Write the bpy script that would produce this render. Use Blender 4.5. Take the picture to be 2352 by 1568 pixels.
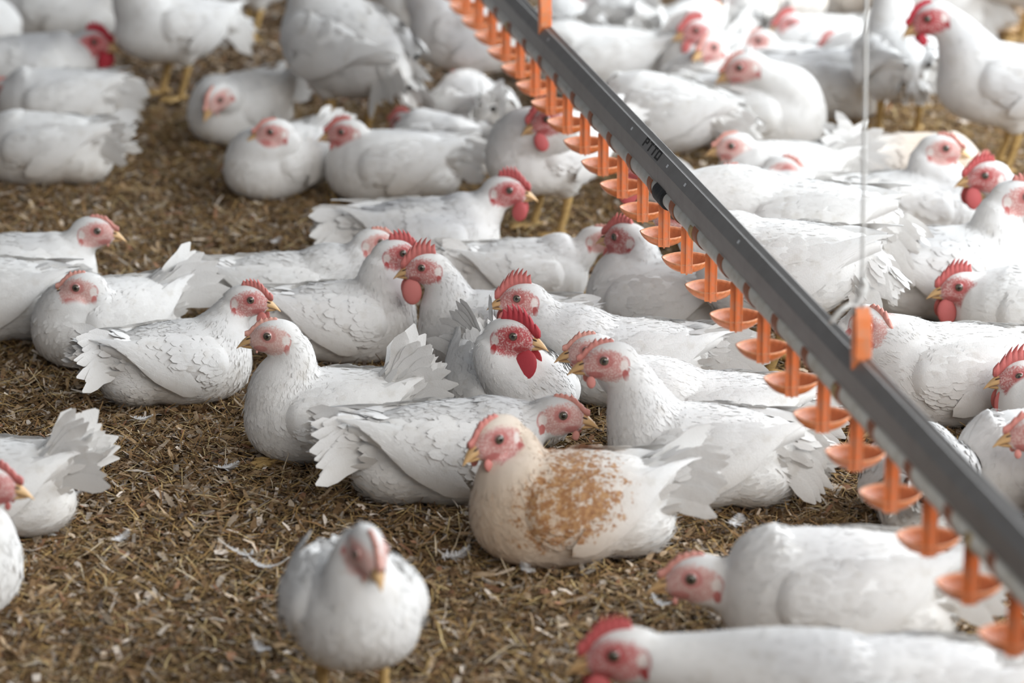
import bpy, math, random
import numpy as np
from mathutils.kdtree import KDTree
from mathutils import Vector, Matrix

for o in list(bpy.data.objects): bpy.data.objects.remove(o)
SC = bpy.context.scene
COL = SC.collection
R = math.radians

# ------------------------------------------------------------------ camera
FPX, YH, CX, CY = 7500.0, -1540.0, 1176.0, 784.0
PITCH = math.atan((CY - YH) / FPX)
CAM_H = 1.821
cam_d = bpy.data.cameras.new('camera'); cam = bpy.data.objects.new('camera', cam_d); COL.objects.link(cam)
cam_d.sensor_width = 36.0; cam_d.lens = 36.0 * FPX / 2352.0
cam.location = (0, 0, CAM_H); cam.rotation_euler = (math.pi / 2 - PITCH, 0, 0)
cam_d.clip_start = 0.1; cam_d.clip_end = 200
cam_d.dof.use_dof = True; cam_d.dof.focus_distance = 5.58; cam_d.dof.aperture_fstop = 2.85
SC.camera = cam

# ------------------------------------------------------------------ light
W = bpy.data.worlds.new('barn_daylight'); SC.world = W; W.use_nodes = True
bg = W.node_tree.nodes['Background']
bg.inputs[0].default_value = (0.88, 0.93, 1.0, 1); bg.inputs[1].default_value = 0.15

def area(name, loc, target, sx, sy, power, color):
    l = bpy.data.lights.new(name, 'AREA'); l.shape = 'RECTANGLE'; l.size = sx; l.size_y = sy
    l.energy = power; l.color = color
    o = bpy.data.objects.new(name, l); COL.objects.link(o); o.location = loc
    o.rotation_euler = (Vector(target) - Vector(loc)).to_track_quat('-Z', 'Y').to_euler()
    return o
area('open_side_daylight', (3.5, 6.4, 2.1), (0.3, 5.8, 0.0), 9.0, 2.4, 400, (0.90, 0.955, 1.0))
area('far_end_daylight', (3.5, 16.0, 3.6), (0.6, 6.5, 0.0), 8.0, 3.0, 60, (0.84, 0.92, 1.0))
area('near_side_daylight', (2.8, -0.4, 3.8), (0.7, 6.6, 0.1), 5.0, 2.6, 190, (1.0, 0.975, 0.935))
sp = bpy.data.lights.new('doorway_sunshaft', 'SPOT'); sp.energy = 6500; sp.color = (1.0, 0.88, 0.70)
sp.spot_size = R(11); sp.spot_blend = 0.5; sp.shadow_soft_size = 0.05
spo = bpy.data.objects.new('doorway_sunshaft', sp); COL.objects.link(spo); spo.location = (5.5, 13.5, 3.2)
spo.rotation_euler = (Vector((1.42, 9.1, 0)) - Vector(spo.location)).to_track_quat('-Z', 'Y').to_euler()

SC.view_settings.view_transform = 'Standard'; SC.view_settings.look = 'None'
SC.view_settings.gamma = 1.0; SC.view_settings.use_curve_mapping = False
SC.view_settings.exposure = 0.30

# ------------------------------------------------------------------ pixel -> world
SP, CP = math.sin(PITCH), math.cos(PITCH)
def ray(px, py):
    x, y = (px - CX) / FPX, -(py - CY) / FPX
    return Vector((x, CP + y * SP, -SP + y * CP))
def on_z(px, py, z=0.0):
    d = ray(px, py); t = (z - CAM_H) / d.z
    return Vector((d.x * t, d.y * t, z))
def on_y(px, py, Y):
    d = ray(px, py); t = Y / d.y
    return Vector((d.x * t, Y, CAM_H + d.z * t))

# ------------------------------------------------------------------ materials
class NT:
    """small helper that writes node graphs"""
    def __init__(s, name):
        s.m = bpy.data.materials.new(name); s.m.use_nodes = True
        s.t = s.m.node_tree; s.b = s.t.nodes['Principled BSDF']
    def n(s, kind, **kw):
        nd = s.t.nodes.new(kind)
        for k, v in kw.items(): setattr(nd, k, v)
        return nd
    def link(s, a, b): s.t.links.new(a, b)
    def put(s, sock, v):
        if isinstance(v, bpy.types.NodeSocket): s.link(v, sock)
        else: sock.default_value = v
    def math(s, op, a, b=0.0, c=0.0, clamp=False):
        nd = s.n('ShaderNodeMath', operation=op); nd.use_clamp = clamp
        s.put(nd.inputs[0], a); s.put(nd.inputs[1], b)
        if len(nd.inputs) > 2: s.put(nd.inputs[2], c)
        return nd.outputs[0]
    def step(s, v, lo, hi):
        nd = s.n('ShaderNodeMapRange', interpolation_type='SMOOTHSTEP')
        s.put(nd.inputs[0], v); nd.inputs[1].default_value = lo; nd.inputs[2].default_value = hi
        return nd.outputs[0]
    def mix(s, f, a, b, blend='MIX'):
        nd = s.n('ShaderNodeMix', data_type='RGBA', blend_type=blend)
        s.put(nd.inputs[0], f); s.put(nd.inputs[6], a); s.put(nd.inputs[7], b)
        return nd.outputs[2]
    def attr(s, name): return s.n('ShaderNodeAttribute', attribute_name=name)
    def noise(s, scale, detail=3, coord=None, rough=0.55):
        nd = s.n('ShaderNodeTexNoise'); nd.inputs['Scale'].default_value = scale
        nd.inputs['Detail'].default_value = detail; nd.inputs['Roughness'].default_value = rough
        if coord is None: coord = s.n('ShaderNodeTexCoord').outputs['Object']
        s.link(coord, nd.inputs['Vector']); return nd.outputs[0]
    def bump(s, h, strength, dist):
        nd = s.n('ShaderNodeBump'); s.put(nd.inputs['Height'], h)
        nd.inputs['Strength'].default_value = strength; nd.inputs['Distance'].default_value = dist
        s.link(nd.outputs[0], s.b.inputs['Normal'])
    def set(s, **kw):
        for k, v in kw.items(): s.put(s.b.inputs[k.replace('_', ' ')], v)

def ell(n, a, c, a0, c0, ra, rc):
    x = n.math('DIVIDE', n.math('SUBTRACT', a, a0), ra); y = n.math('DIVIDE', n.math('SUBTRACT', c, c0), rc)
    return n.math('SQRT', n.math('ADD', n.math('MULTIPLY', x, x), n.math('MULTIPLY', y, y)))

def make_feather_mat():
    n = NT('white_plumage')
    col = n.attr('col').outputs['Color']
    nz = n.noise(38, 4); nf = n.noise(420, 2)
    base = n.mix(n.math('MULTIPLY', n.step(nz, 0.52, 0.75), 0.28), col, (0.62, 0.56, 0.47, 1), 'MULTIPLY')
    ra = n.attr('skin').outputs['Alpha']
    rn = n.math('ADD', n.math('MULTIPLY', n.noise(70, 4), 0.7), n.math('MULTIPLY', n.noise(190, 3), 0.5))
    rm = n.step(n.math('ADD', rn, n.math('MULTIPLY', ra, 0.30)), 0.74, 0.90)
    rm = n.math('MULTIPLY', rm, n.step(ra, 0.02, 0.12))
    base = n.mix(n.math('MULTIPLY', rm, 0.88), base, n.mix(n.step(n.noise(120, 2), 0.4, 0.65), (0.36, 0.145, 0.04, 1), (0.52, 0.27, 0.10, 1)))
    hc = n.n('ShaderNodeSeparateXYZ'); n.link(n.attr('hc').outputs['Vector'], hc.inputs[0])
    a, b, c = hc.outputs
    skin = n.attr('skin').outputs['Color']
    wob = n.math('MULTIPLY', n.math('SUBTRACT', n.noise(260, 3), 0.5), 0.55)
    d = n.math('ADD', ell(n, a, c, 0.011, -0.002, 0.031, 0.0225), wob)
    ab = n.math('ABSOLUTE', b); inb = n.math('SUBTRACT', 1.0, n.step(ab, 0.024, 0.030))
    face = n.math('MULTIPLY', n.math('SUBTRACT', 1.0, n.step(d, 0.82, 1.08)), inb)
    # pale downy streaks on the cheek, deeper red round the eye and along the gape
    streak = n.math('MULTIPLY', n.step(n.noise(330, 4), 0.44, 0.64), 0.62)
    sk = n.mix(streak, skin, (0.78, 0.62, 0.58, 1))
    deep = n.mix(1.0, skin, (0.84, 0.52, 0.52, 1), 'MULTIPLY')
    de = ell(n, a, c, 0.012, 0.006, 0.012, 0.010)
    sk = n.mix(n.math('MULTIPLY', n.math('SUBTRACT', 1.0, n.step(de, 0.75, 1.15)), 0.75), sk, deep)
    dg = ell(n, a, c, 0.024, -0.014, 0.012, 0.006)
    sk = n.mix(n.math('MULTIPLY', n.math('SUBTRACT', 1.0, n.step(dg, 0.7, 1.1)), 0.8), sk, deep)
    base = n.mix(face, base, sk)
    tuft = ell(n, a, c, -0.013, -0.001, 0.0065, 0.009)
    base = n.mix(n.math('MULTIPLY', n.math('MULTIPLY', inb, 0.8), n.math('SUBTRACT', 1.0, n.step(n.math('ADD', tuft, wob), 0.55, 1.05))), base, (0.80, 0.76, 0.72, 1))
    rim = n.math('ABSOLUTE', n.math('SUBTRACT', tuft, 1.15))
    rimm = n.math('MULTIPLY', n.math('SUBTRACT', 1.0, n.step(rim, 0.08, 0.26)), n.step(a, -0.012, -0.017))
    base = n.mix(n.math('MULTIPLY', n.math('MULTIPLY', rimm, 0.6), inb), base, deep)
    lobe = ell(n, a, c, -0.0145, -0.0135, 0.0045, 0.0075)
    base = n.mix(n.math('MULTIPLY', inb, n.math('SUBTRACT', 1.0, n.step(n.math('ADD', lobe, wob), 0.75, 1.05))), base, deep)
    n.set(Base_Color=base, Roughness=0.85)
    n.b.inputs['Specular IOR Level'].default_value = 0.12
    n.b.inputs['Sheen Weight'].default_value = 0.15
    n.bump(n.math('ADD', n.math('MULTIPLY', nf, 0.35), nz), 0.3, 0.003)
    return n.m
M_FEATHER = make_feather_mat()

def attr_mat(name, rough, bump_scale=None, bump=0.3, dist=0.001, spec=0.4, sss=0.0, vary=0.0):
    n = NT(name); col = n.attr('col').outputs['Color']
    if vary:
        col = n.mix(n.math('MULTIPLY', n.step(n.noise(130, 4), 0.42, 0.72), vary), col, (0.45, 0.38, 0.30, 1), 'MULTIPLY')
    n.set(Base_Color=col, Roughness=rough); n.b.inputs['Specular IOR Level'].default_value = spec
    if sss:
        n.b.inputs['Subsurface Weight'].default_value = sss; n.b.inputs['Subsurface Scale'].default_value = 0.004
        n.b.inputs['Subsurface Radius'].default_value = (1, 0.3, 0.2)
    if bump_scale: n.bump(n.noise(bump_scale, 3), bump, dist)
    return n.m
M_FLESH = attr_mat('red_comb_flesh', 0.55, 700, 0.5, 0.0012, 0.35, 0.15)
M_BEAK = attr_mat('horn_beak', 0.38, 300, 0.2, 0.0008, 0.45)
M_EYE = attr_mat('glossy_eye', 0.06, spec=0.8)
M_LEG = attr_mat('scaly_leg_skin', 0.55, 420, 0.7, 0.0015, 0.35, vary=0.5)
M_CHIP = attr_mat('bedding_fragments', 0.9, 300, 0.4, 0.001, 0.12, vary=0.5)

def plain(name, color, rough, metal=0.0, spots=None, bump_scale=None, bump=0.2, spec=0.5, dust=0.0, dustcol=(0.45, 0.36, 0.28, 1), dscale=60):
    n = NT(name); col = color
    if dust:
        m = n.math('MULTIPLY', n.step(n.noise(dscale, 5), 0.42, 0.68), dust)
        col = n.mix(m, color, dustcol)
    n.set(Base_Color=col, Roughness=rough, Metallic=metal); n.b.inputs['Specular IOR Level'].default_value = spec
    if bump_scale: n.bump(n.noise(bump_scale, 3), bump, 0.001)
    return n.m
M_ORANGE = plain('orange_plastic', (0.92, 0.27, 0.09, 1), 0.40, dust=0.5, dustcol=(0.68, 0.36, 0.24, 1), dscale=90)
M_CUP = attr_mat('orange_cup_plastic', 0.34, 160, 0.15, 0.0008, 0.5, vary=0.45)
M_STRAP = plain('brown_orange_strap', (0.46, 0.16, 0.075, 1), 0.5, dust=0.5, dustcol=(0.34, 0.17, 0.11, 1))
M_RAIL = plain('grey_aluminium', (0.30, 0.288, 0.278, 1), 0.5, 0.3, bump_scale=250, bump=0.12, dust=0.35, dustcol=(0.22, 0.208, 0.195, 1), dscale=25)
M_PIPE = plain('pale_grey_pipe', (0.70, 0.68, 0.63, 1), 0.45, dust=0.5, dustcol=(0.50, 0.45, 0.37, 1), dscale=40)
M_BLACK = plain('black_rubber', (0.02, 0.02, 0.022, 1), 0.55, bump_scale=120, bump=0.6, dust=0.25, dustcol=(0.16, 0.14, 0.12, 1), dscale=80)
M_YELLOW = plain('yellowed_clip', (0.56, 0.40, 0.18, 1), 0.5, dust=0.4, dustcol=(0.42, 0.32, 0.2, 1))
M_STEEL = plain('steel_nipple', (0.62, 0.62, 0.62, 1), 0.28, 0.9)
M_WHITE = plain('white_plastic_strip', (0.72, 0.71, 0.69, 1), 0.6, dust=0.3, dustcol=(0.55, 0.5, 0.42, 1))
M_HOLE = plain('pale_slot', (0.86, 0.88, 0.90, 1), 0.6)
M_INK = plain('dark_stencil_ink', (0.035, 0.032, 0.03, 1), 0.7, dust=0.3, dustcol=(0.1, 0.09, 0.085, 1))

def floor_mat():
    n = NT('packed_litter_floor')
    g = n.n('ShaderNodeTexCoord').outputs['Object']
    n1 = n.noise(9, 5, g); n2 = n.noise(160, 6, g, 0.7)
    c = n.mix(n.step(n1, 0.35, 0.68), (0.075, 0.047, 0.025, 1), (0.135, 0.09, 0.052, 1))
    c = n.mix(n.math('MULTIPLY', n.step(n2, 0.52, 0.72), 0.7), c, (0.23, 0.17, 0.105, 1))
    n.set(Base_Color=c, Roughness=0.95); n.b.inputs['Specular IOR Level'].default_value = 0.1
    n.bump(n2, 0.9, 0.01); return n.m
M_FLOOR = floor_mat()

# ------------------------------------------------------------------ mesh helpers
class MB:
    def __init__(s): s.v = []; s.f = []; s.c = []
    def add(s, verts, faces, col=None):
        o = len(s.v); s.v += [tuple(p) for p in verts]; s.f += [tuple(i + o for i in f) for f in faces]
        if col is None: col = (0.8, 0.8, 0.8)
        if len(col) and isinstance(col[0], (int, float)): s.c += [tuple(col)] * len(verts)
        else: s.c += [tuple(q) for q in col]
    def loft(s, rings, col=None, cap=True, closed=True):
        n = len(rings[0]); v = [p for r in rings for p in r]; f = []
        for i in range(len(rings) - 1):
            for j in range(n if closed else n - 1):
                k = (j + 1) % n; f.append((i * n + j, i * n + k, (i + 1) * n + k, (i + 1) * n + j))
        if cap: f.append(tuple(range(n - 1, -1, -1))); f.append(tuple((len(rings) - 1) * n + j for j in range(n)))
        cc = col
        if col is not None and not isinstance(col[0], (int, float)): cc = [q for q in col for _ in range(n)]
        s.add(v, f, cc)
    def tube(s, pts, rad, n=12, col=None, up=(0, 0, 1), flat=1.0):
        pts = [Vector(p) for p in pts]; rings = []
        for i, p in enumerate(pts):
            t = (pts[min(i + 1, len(pts) - 1)] - pts[max(i - 1, 0)]).normalized()
            u = Vector(up); b = t.cross(u)
            if b.length < 1e-3: b = t.cross(Vector((1, 0, 0)))
            b.normalize(); u = b.cross(t); r = rad[i] if hasattr(rad, '__len__') else rad
            rings.append([p + (b * math.cos(2 * math.pi * k / n) + u * math.sin(2 * math.pi * k / n) * flat) * r for k in range(n)])
        s.loft(rings, col)
    def ell(s, c, ax, rad, n=16, m=10, col=None):
        """ellipsoid: ax three axes (Vectors), rad three radii"""
        v = []; f = []; c = Vector(c)
        for i in range(m + 1):
            th = math.pi * i / m
            for j in range(n):
                ph = 2 * math.pi * j / n
                v.append(c + ax[0] * (rad[0] * math.cos(th)) + ax[1] * (rad[1] * math.sin(th) * math.cos(ph)) + ax[2] * (rad[2] * math.sin(th) * math.sin(ph)))
        for i in range(m):
            for j in range(n):
                k = (j + 1) % n; f.append((i * n + j, i * n + k, (i + 1) * n + k, (i + 1) * n + j))
        s.add(v, f, col)
    def box(s, c, ax, half, col=None):
        c = Vector(c); v = [c + ax[0] * (half[0] * a) + ax[1] * (half[1] * b) + ax[2] * (half[2] * d) for a in (-1, 1) for b in (-1, 1) for d in (-1, 1)]
        s.add(v, [(0, 1, 3, 2), (4, 6, 7, 5), (0, 4, 5, 1), (2, 3, 7, 6), (0, 2, 6, 4), (1, 5, 7, 3)], col)
    def mesh(s, name):
        me = bpy.data.meshes.new(name); me.from_pydata(s.v, [], s.f)
        a = me.color_attributes.new('col', 'FLOAT_COLOR', 'POINT')
        arr = np.ones((len(s.v), 4), np.float32); arr[:, :3] = np.array(s.c, np.float32); a.data.foreach_set('color', arr.ravel())
        return me
    def build(s, name, mat, parent=None, smooth=True):
        me = s.mesh(name); me.materials.append(mat); return place(name, me, parent, smooth)

def place(name, me, parent=None, smooth=True):
    o = bpy.data.objects.new(name, me); COL.objects.link(o)
    if smooth: me.polygons.foreach_set('use_smooth', [True] * len(me.polygons))
    if parent: o.parent = parent
    return o
def tag(o, label, cat=None, group=None, kind=None):
    o['label'] = label
    if cat: o['category'] = cat
    if group: o['group'] = group
    if kind: o['kind'] = kind
    return o
def empty(name, loc, rz=0.0, s=1.0):
    o = bpy.data.objects.new(name, None); COL.objects.link(o); o.location = loc; o.rotation_euler = (0, 0, rz); o.scale = (s, s, s)
    o.empty_display_size = 0.05; return o
def np_mesh(name, V, quads, tris, col, mat, extra=None, nrm=None):
    """fast mesh from numpy arrays"""
    me = bpy.data.meshes.new(name); nq, nt = len(quads), len(tris)
    me.vertices.add(len(V)); me.vertices.foreach_set('co', V.astype(np.float32).ravel())
    loops = np.concatenate([quads.ravel(), tris.ravel()]).astype(np.int32)
    me.loops.add(len(loops)); me.loops.foreach_set('vertex_index', loops)
    me.polygons.add(nq + nt)
    st = np.concatenate([np.arange(nq) * 4, nq * 4 + np.arange(nt) * 3]).astype(np.int32)
    me.polygons.foreach_set('loop_start', st)
    me.update(calc_edges=True); me.validate()
    a = me.color_attributes.new('col', 'FLOAT_COLOR', 'POINT')
    arr = np.ones((len(V), 4), np.float32); arr[:, :3] = col; a.data.foreach_set('color', arr.ravel())
    if nrm is not None: me.normals_split_custom_set_from_vertices(nrm.astype(np.float64).tolist())
    if extra:
        for k, (typ, dat) in extra.items():
            at = me.attributes.new(k, typ, 'POINT')
            at.data.foreach_set('vector' if typ == 'FLOAT_VECTOR' else 'color', dat.astype(np.float32).ravel())
    me.materials.append(mat); return me

# ------------------------------------------------------------------ floor and litter
rng = np.random.default_rng(7)
def hfield(x, y):
    return 0.004 * np.sin(x * 5.1 + 1.3 * np.sin(y * 3.7)) * np.cos(y * 4.3 + 0.7) + 0.003 * np.sin(x * 13 + y * 9) * np.sin(y * 15 - x * 6) - 0.004
def build_floor():
    xs = np.linspace(-3.2, 3.6, 171); ys = np.linspace(2.4, 15.5, 328)
    X, Y = np.meshgrid(xs, ys); V = np.stack([X, Y, hfield(X, Y)], -1).reshape(-1, 3)
    nx = len(xs); i = np.arange((len(ys) - 1) * (nx - 1)); r, c = i // (nx - 1), i % (nx - 1); a = r * nx + c
    me = np_mesh('floor', V, np.stack([a, a + 1, a + nx + 1, a + nx], 1), np.zeros((0, 3), int), np.ones((len(V), 3)) * 0.1, M_FLOOR)
    o = place('floor', me); tag(o, 'dark packed litter floor of the poultry barn', 'floor', kind='structure'); return o
build_floor()

def sample_ground(n, y0, y1, margin=0.30):
    """random points on the part of the floor the camera looks at"""
    t = rng.random(n); Y = np.sqrt(y0 ** 2 + t * (y1 ** 2 - y0 ** 2)); hw = Y * (1176 / FPX) * 1.03 + margin
    return (rng.random(n) * 2 - 1) * hw, Y
PAL_CHIP = np.array((1.30, 1.20, 1.16)) * np.array([(0.10, 0.065, 0.035), (0.16, 0.105, 0.055), (0.21, 0.145, 0.08), (0.28, 0.205, 0.12), (0.25, 0.215, 0.165), (0.36, 0.285, 0.19), (0.34, 0.32, 0.28), (0.50, 0.44, 0.35), (0.60, 0.57, 0.51), (0.27, 0.155, 0.095), (0.12, 0.10, 0.085)])
P_CHIP = np.array([.16, .16, .14, .11, .09, .09, .07, .07, .05, .045, .03]); P_CHIP /= P_CHIP.sum()
def frags(n, y0, y1, lmin, lmax, wmin, wmax, pal, pp, tilt, zmax, bend):
    x, y = sample_ground(n, y0, y1)
    th = rng.random(n) * 2 * np.pi; L = lmin + (lmax - lmin) * rng.random(n) ** 1.8; Wd = wmin + (wmax - wmin) * rng.random(n) ** 1.5
    ti = rng.normal(0, tilt, n); ro = rng.normal(0, tilt, n)
    t = np.stack([np.cos(th) * np.cos(ti), np.sin(th) * np.cos(ti), np.sin(ti)], 1)
    b = np.stack([-np.sin(th) * np.cos(ro), np.cos(th) * np.cos(ro), np.sin(ro)], 1)
    nn = np.cross(t, b)
    z = hfield(x, y) + rng.random(n) ** 1.5 * zmax + np.abs(np.sin(ti)) * L * 0.35
    p = np.stack([x, y, z], 1); bd = (rng.normal(0, bend, n) * L)[:, None]
    tl = t * (L / 2)[:, None]; bl = b * (Wd / 2)[:, None]
    tap = (0.25 + 0.75 * rng.random(n))[:, None]; tap2 = (0.25 + 0.75 * rng.random(n))[:, None]
    V = np.stack([p - tl - bl * tap, p - tl + bl * tap, p + bl + nn * bd, p - bl + nn * bd, p + tl + bl * tap2, p + tl - bl * tap2], 1)
    ci = rng.choice(len(pal), n, p=pp); c = pal[ci] * (0.75 + 0.5 * rng.random((n, 1)))
    k = np.arange(n)[:, None] * 6
    q = np.concatenate([k + np.array([[0, 3, 2, 1]]), k + np.array([[3, 5, 4, 2]])])
    return V.reshape(-1, 3), q, np.repeat(c, 6, 0)
def stack_mesh(name, parts, mat):
    V, Q, C, off = [], [], [], 0
    for v, q, c in parts:
        V.append(v); Q.append(q + off); C.append(c); off += len(v)
    return np_mesh(name, np.concatenate(V), np.concatenate(Q), np.zeros((0, 3), int), np.concatenate(C), mat)
chips = [frags(175000, 3.4, 7.0, .006, .036, .0018, .0105, PAL_CHIP, P_CHIP, .30, .010, .10),
         frags(80000, 7.0, 9.5, .008, .030, .003, .011, PAL_CHIP, P_CHIP, .30, .010, .10),
         frags(22000, 9.5, 14.5, .012, .040, .005, .016, PAL_CHIP, P_CHIP, .25, .010, .10),
         frags(7000, 3.4, 9.5, .016, .046, .004, .015, PAL_CHIP[3:], P_CHIP[3:] / P_CHIP[3:].sum(), .20, .016, .10)]
o = place('wood_shavings', stack_mesh('wood_shavings', chips, M_CHIP), smooth=False)
tag(o, 'brown wood shavings and flakes scattered all over the barn floor', 'shavings', kind='stuff')
PAL_STRAW = np.array((1.25, 1.14, 1.12)) * np.array([(0.40, 0.30, 0.13), (0.32, 0.22, 0.09), (0.50, 0.42, 0.22), (0.22, 0.15, 0.07), (0.55, 0.50, 0.36), (0.27, 0.17, 0.08), (0.14, 0.09, 0.045)])
P_STRAW = np.array([.15, .2, .1, .2, .06, .17, .12]); P_STRAW /= P_STRAW.sum()
straw = [frags(175000, 3.4, 7.8, .012, .07, .0010, .0030, PAL_STRAW, P_STRAW, .22, .014, .05),
         frags(16000, 7.8, 13.5, .02, .06, .002, .004, PAL_STRAW, P_STRAW, .22, .012, .05)]
o = place('straw', stack_mesh('straw', straw, M_CHIP), smooth=False)
tag(o, 'short cut straw stalks mixed into the bedding', 'straw', kind='stuff')

# ------------------------------------------------------------------ drinker line
CUP_Z = 0.30                                              # height of the cup's lowest point
def cup_px(k): return ((1305.0 + 7.078 * k) / (1 - 0.02435 * k), (304.0 + 37.946 * k) / (1 - 0.02435 * k))
LA, LB = on_z(*cup_px(0), CUP_Z), on_z(*cup_px(16), CUP_Z)
LSTEP = (LB - LA).length / 16; LDIR = (LB - LA).normalized()      # towards the camera
LU = Vector((-LDIR.y, LDIR.x, 0)).normalized()                    # across the line, to the right in the photo
if LU.x < 0: LU = -LU
UPV = Vector((0, 0, 1))
def lp(k, u=0.0, v=0.0): return LA + LDIR * (LSTEP * k) + LU * u + UPV * v
K0, K1 = -9, 19; PU, PV = -.006, .0975
line = empty('drinker_line', lp((K0 + K1) / 2.0, 0, 0))
tag(line, 'long hanging water line with grey metal rail and row of orange drinker cups', 'drinker line')
def under(o, root=line):
    o.matrix_parent_inverse = Matrix.Translation(-Vector(root.location)); return o
prof = [(-.015, .112), (-.0155, .128), (-.015, .1445), (-.002, .1625), (.0005, .1605), (.0030, .1608), (.0110, .1650), (.0125, .1645), (.0140, .1450), (.0140, .112), (.0110, .112), (.0110, .140), (.0, .157), (-.0115, .1415), (-.012, .112)]
JOINT = 5.05
def rail_piece(a, b, grow=0.0):
    mb = MB(); mb.loft([[lp(k, u + (grow if u > 0 else -grow), v + grow) for u, v in prof] for k in (a, b)]); return mb
under(rail_piece(K0 - .5, JOINT).build('rail', M_RAIL, line, False))
under(rail_piece(JOINT + .004, K1 + .5).build('rail', M_RAIL, line, False))
def sec(k):                                              # points on the rail's upper sloping face
    return lambda u, lift=.0006: lp(k, u, .1445 + (u + .015) * (.018 / .013) + lift)
mb = MB(); mb.tube([lp(K0 - .5, PU, PV), lp(K1 + .5, PU, PV)], .0145, 24); under(mb.build('water_pipe', M_PIPE, line))
mb = MB(); ks = np.linspace(5.02, 5.42, 15)
mb.tube([lp(k, PU, PV) for k in ks], [.0182 + .0012 * (i % 2) for i in range(15)], 24); under(mb.build('pipe_coupling', M_BLACK, line))
mb = MB()
for k, dk in ((3.62, .02), (5.28, .02), (6.05, .02), (8.2, .015), (-1.0, .02)):
    f = sec(k); g = sec(k + .055)
    mb.add([f(-.0105), f(-.0070), g(-.0070), g(-.0105)], [(0, 1, 2, 3)])
under(mb.build('rail_slot', M_HOLE, line, False))
# worn dark stencilled characters beside the rail joint
def glyphs():
    mb = MB()
    G = {'P': [(0, 0, .25, 1), (.25, .8, .8, 1), (.25, .42, .8, .6), (.62, .6, .85, .8)], 'T': [(0, .8, .9, 1), (.33, 0, .58, .8)], 'O': [(0, 0, .25, 1), (.65, 0, .9, 1), (.25, .8, .65, 1), (.25, 0, .65, .2)]}
    for i, ch in enumerate('PTTO'):
        for x0, y0, x1, y1 in G[ch]:
            k0 = 4.24 + i * .185
            def q(x, y): return sec(k0 + x * .175)(-.0130 + y * .0105)
            mb.add([q(x0, y0), q(x1, y0), q(x1, y1), q(x0, y1)], [(0, 1, 2, 3)])
    return mb
under(glyphs().build('stencil_marks', M_INK, line, False))

A1, A2, A3 = LU, LDIR, UPV
CROT = R(-14)
CA = (LU * math.cos(CROT) + LDIR * -math.sin(CROT)).normalized(); CB = Vector((-CA.y, CA.x, 0))   # long axis of a cup and its width axis
if CA.x < 0: CA = -CA
CB = UPV.cross(CA)
def cup_mb():
    """pointed boat shaped cup, long axis X, origin at its lowest point"""
    mb = MB(); n = 28; L, Wd, H = .043, .0250, .0235
    def outline(t, sc, z, tipz):
        a = 2 * math.pi * t; x = math.cos(a); y = math.sin(a)
        px = L * sc * math.copysign(abs(x) ** 0.9, x); py = Wd * sc * y * (1 - .35 * abs(x) ** 2.2)
        return Vector((px, py, z + tipz * abs(x) ** 3))
    outer = [(.20, .0, 0), (.45, .0015, 0), (.68, .006, .001), (.84, .0125, .001), (.95, .0195, .001), (1.0, .0240, .0015)]
    inner = [(.945, .0243, .0015), (.87, .0205, .001), (.74, .0135, .001), (.55, .0075, .001), (.2, .0045, 0)]
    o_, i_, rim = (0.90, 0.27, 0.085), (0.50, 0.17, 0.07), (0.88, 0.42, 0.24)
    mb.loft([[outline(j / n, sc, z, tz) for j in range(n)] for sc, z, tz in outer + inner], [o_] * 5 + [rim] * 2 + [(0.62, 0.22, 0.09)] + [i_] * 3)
    return mb
def stem_mb():
    mb = MB(); X, Y, Z = Vector((1, 0, 0)), Vector((0, 1, 0)), UPV
    # flat blade, slanted where it meets the pipe, with two edge ribs and a centre rib that runs under the cup
    prof = [(-.0100, .003), (.0100, .003), (.0100, .077), (.0, .083), (-.0100, .084)]
    for y, in ((-.0265,),):
        mb.loft([[Vector((x, y + d, z)) for x, z in prof] for d in (-.0016, .0018)])
    for x, w, d in ((0, .0016, .0034), (-.0092, .0010, .0022), (.0092, .0010, .0022)):
        pts = [(-.0275, .082), (-.0275, .014), (-.0262, .006), (-.018, .0), (-.006, -.0025), (.004, -.001)] if x == 0 else [(-.0265, .078), (-.0265, .008)]
        rings = []
        for y, z in pts: rings.append([Vector((x - w, y - d, z - (.0012 if z < .005 else 0))), Vector((x + w, y - d, z - (.0012 if z < .005 else 0))), Vector((x + w, y + .002, z + .001)), Vector((x - w, y + .002, z + .001))])
        mb.loft(rings)
    # arm that carries the blade back to the pipe
    mb.loft([[Vector((sx * .0085, y, z)) for sx, z in ((-1, .074), (1, .074), (1, .0835), (-1, .0835))] for y in (-.0265, .008)])
    return mb
def strap_mb():
    mb = MB(); rings = []
    for i in range(15):
        a = R(128 + 160 * i / 14.0)                       # round the camera side and bottom of the pipe
        rad = .0150; w = float(np.interp(i, [0, 5, 14], [.0135, .0120, .0075]))
        c = LU * (math.cos(a)) + UPV * (math.sin(a))
        P = LU * PU + UPV * PV
        sh = LDIR * (-.040 + .038 * (i / 14.0) ** 1.1)
        rings.append([P + c * rad + sh - LDIR * w, P + c * rad + sh + LDIR * w, P + c * (rad + .002) + sh + LDIR * w, P + c * (rad + .002) + sh - LDIR * w])
    mb.loft(rings); return mb
cm, sm, stm = cup_mb(), stem_mb(), strap_mb()
nm = MB(); nm.tube([(0, .004, .082), (0, .004, .066)], .0042, 12); nm.tube([(0, .004, .067), (0, .004, .055)], .0017, 8)
ROT = Matrix((CA, CB, UPV)).transposed().to_4x4()
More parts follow.
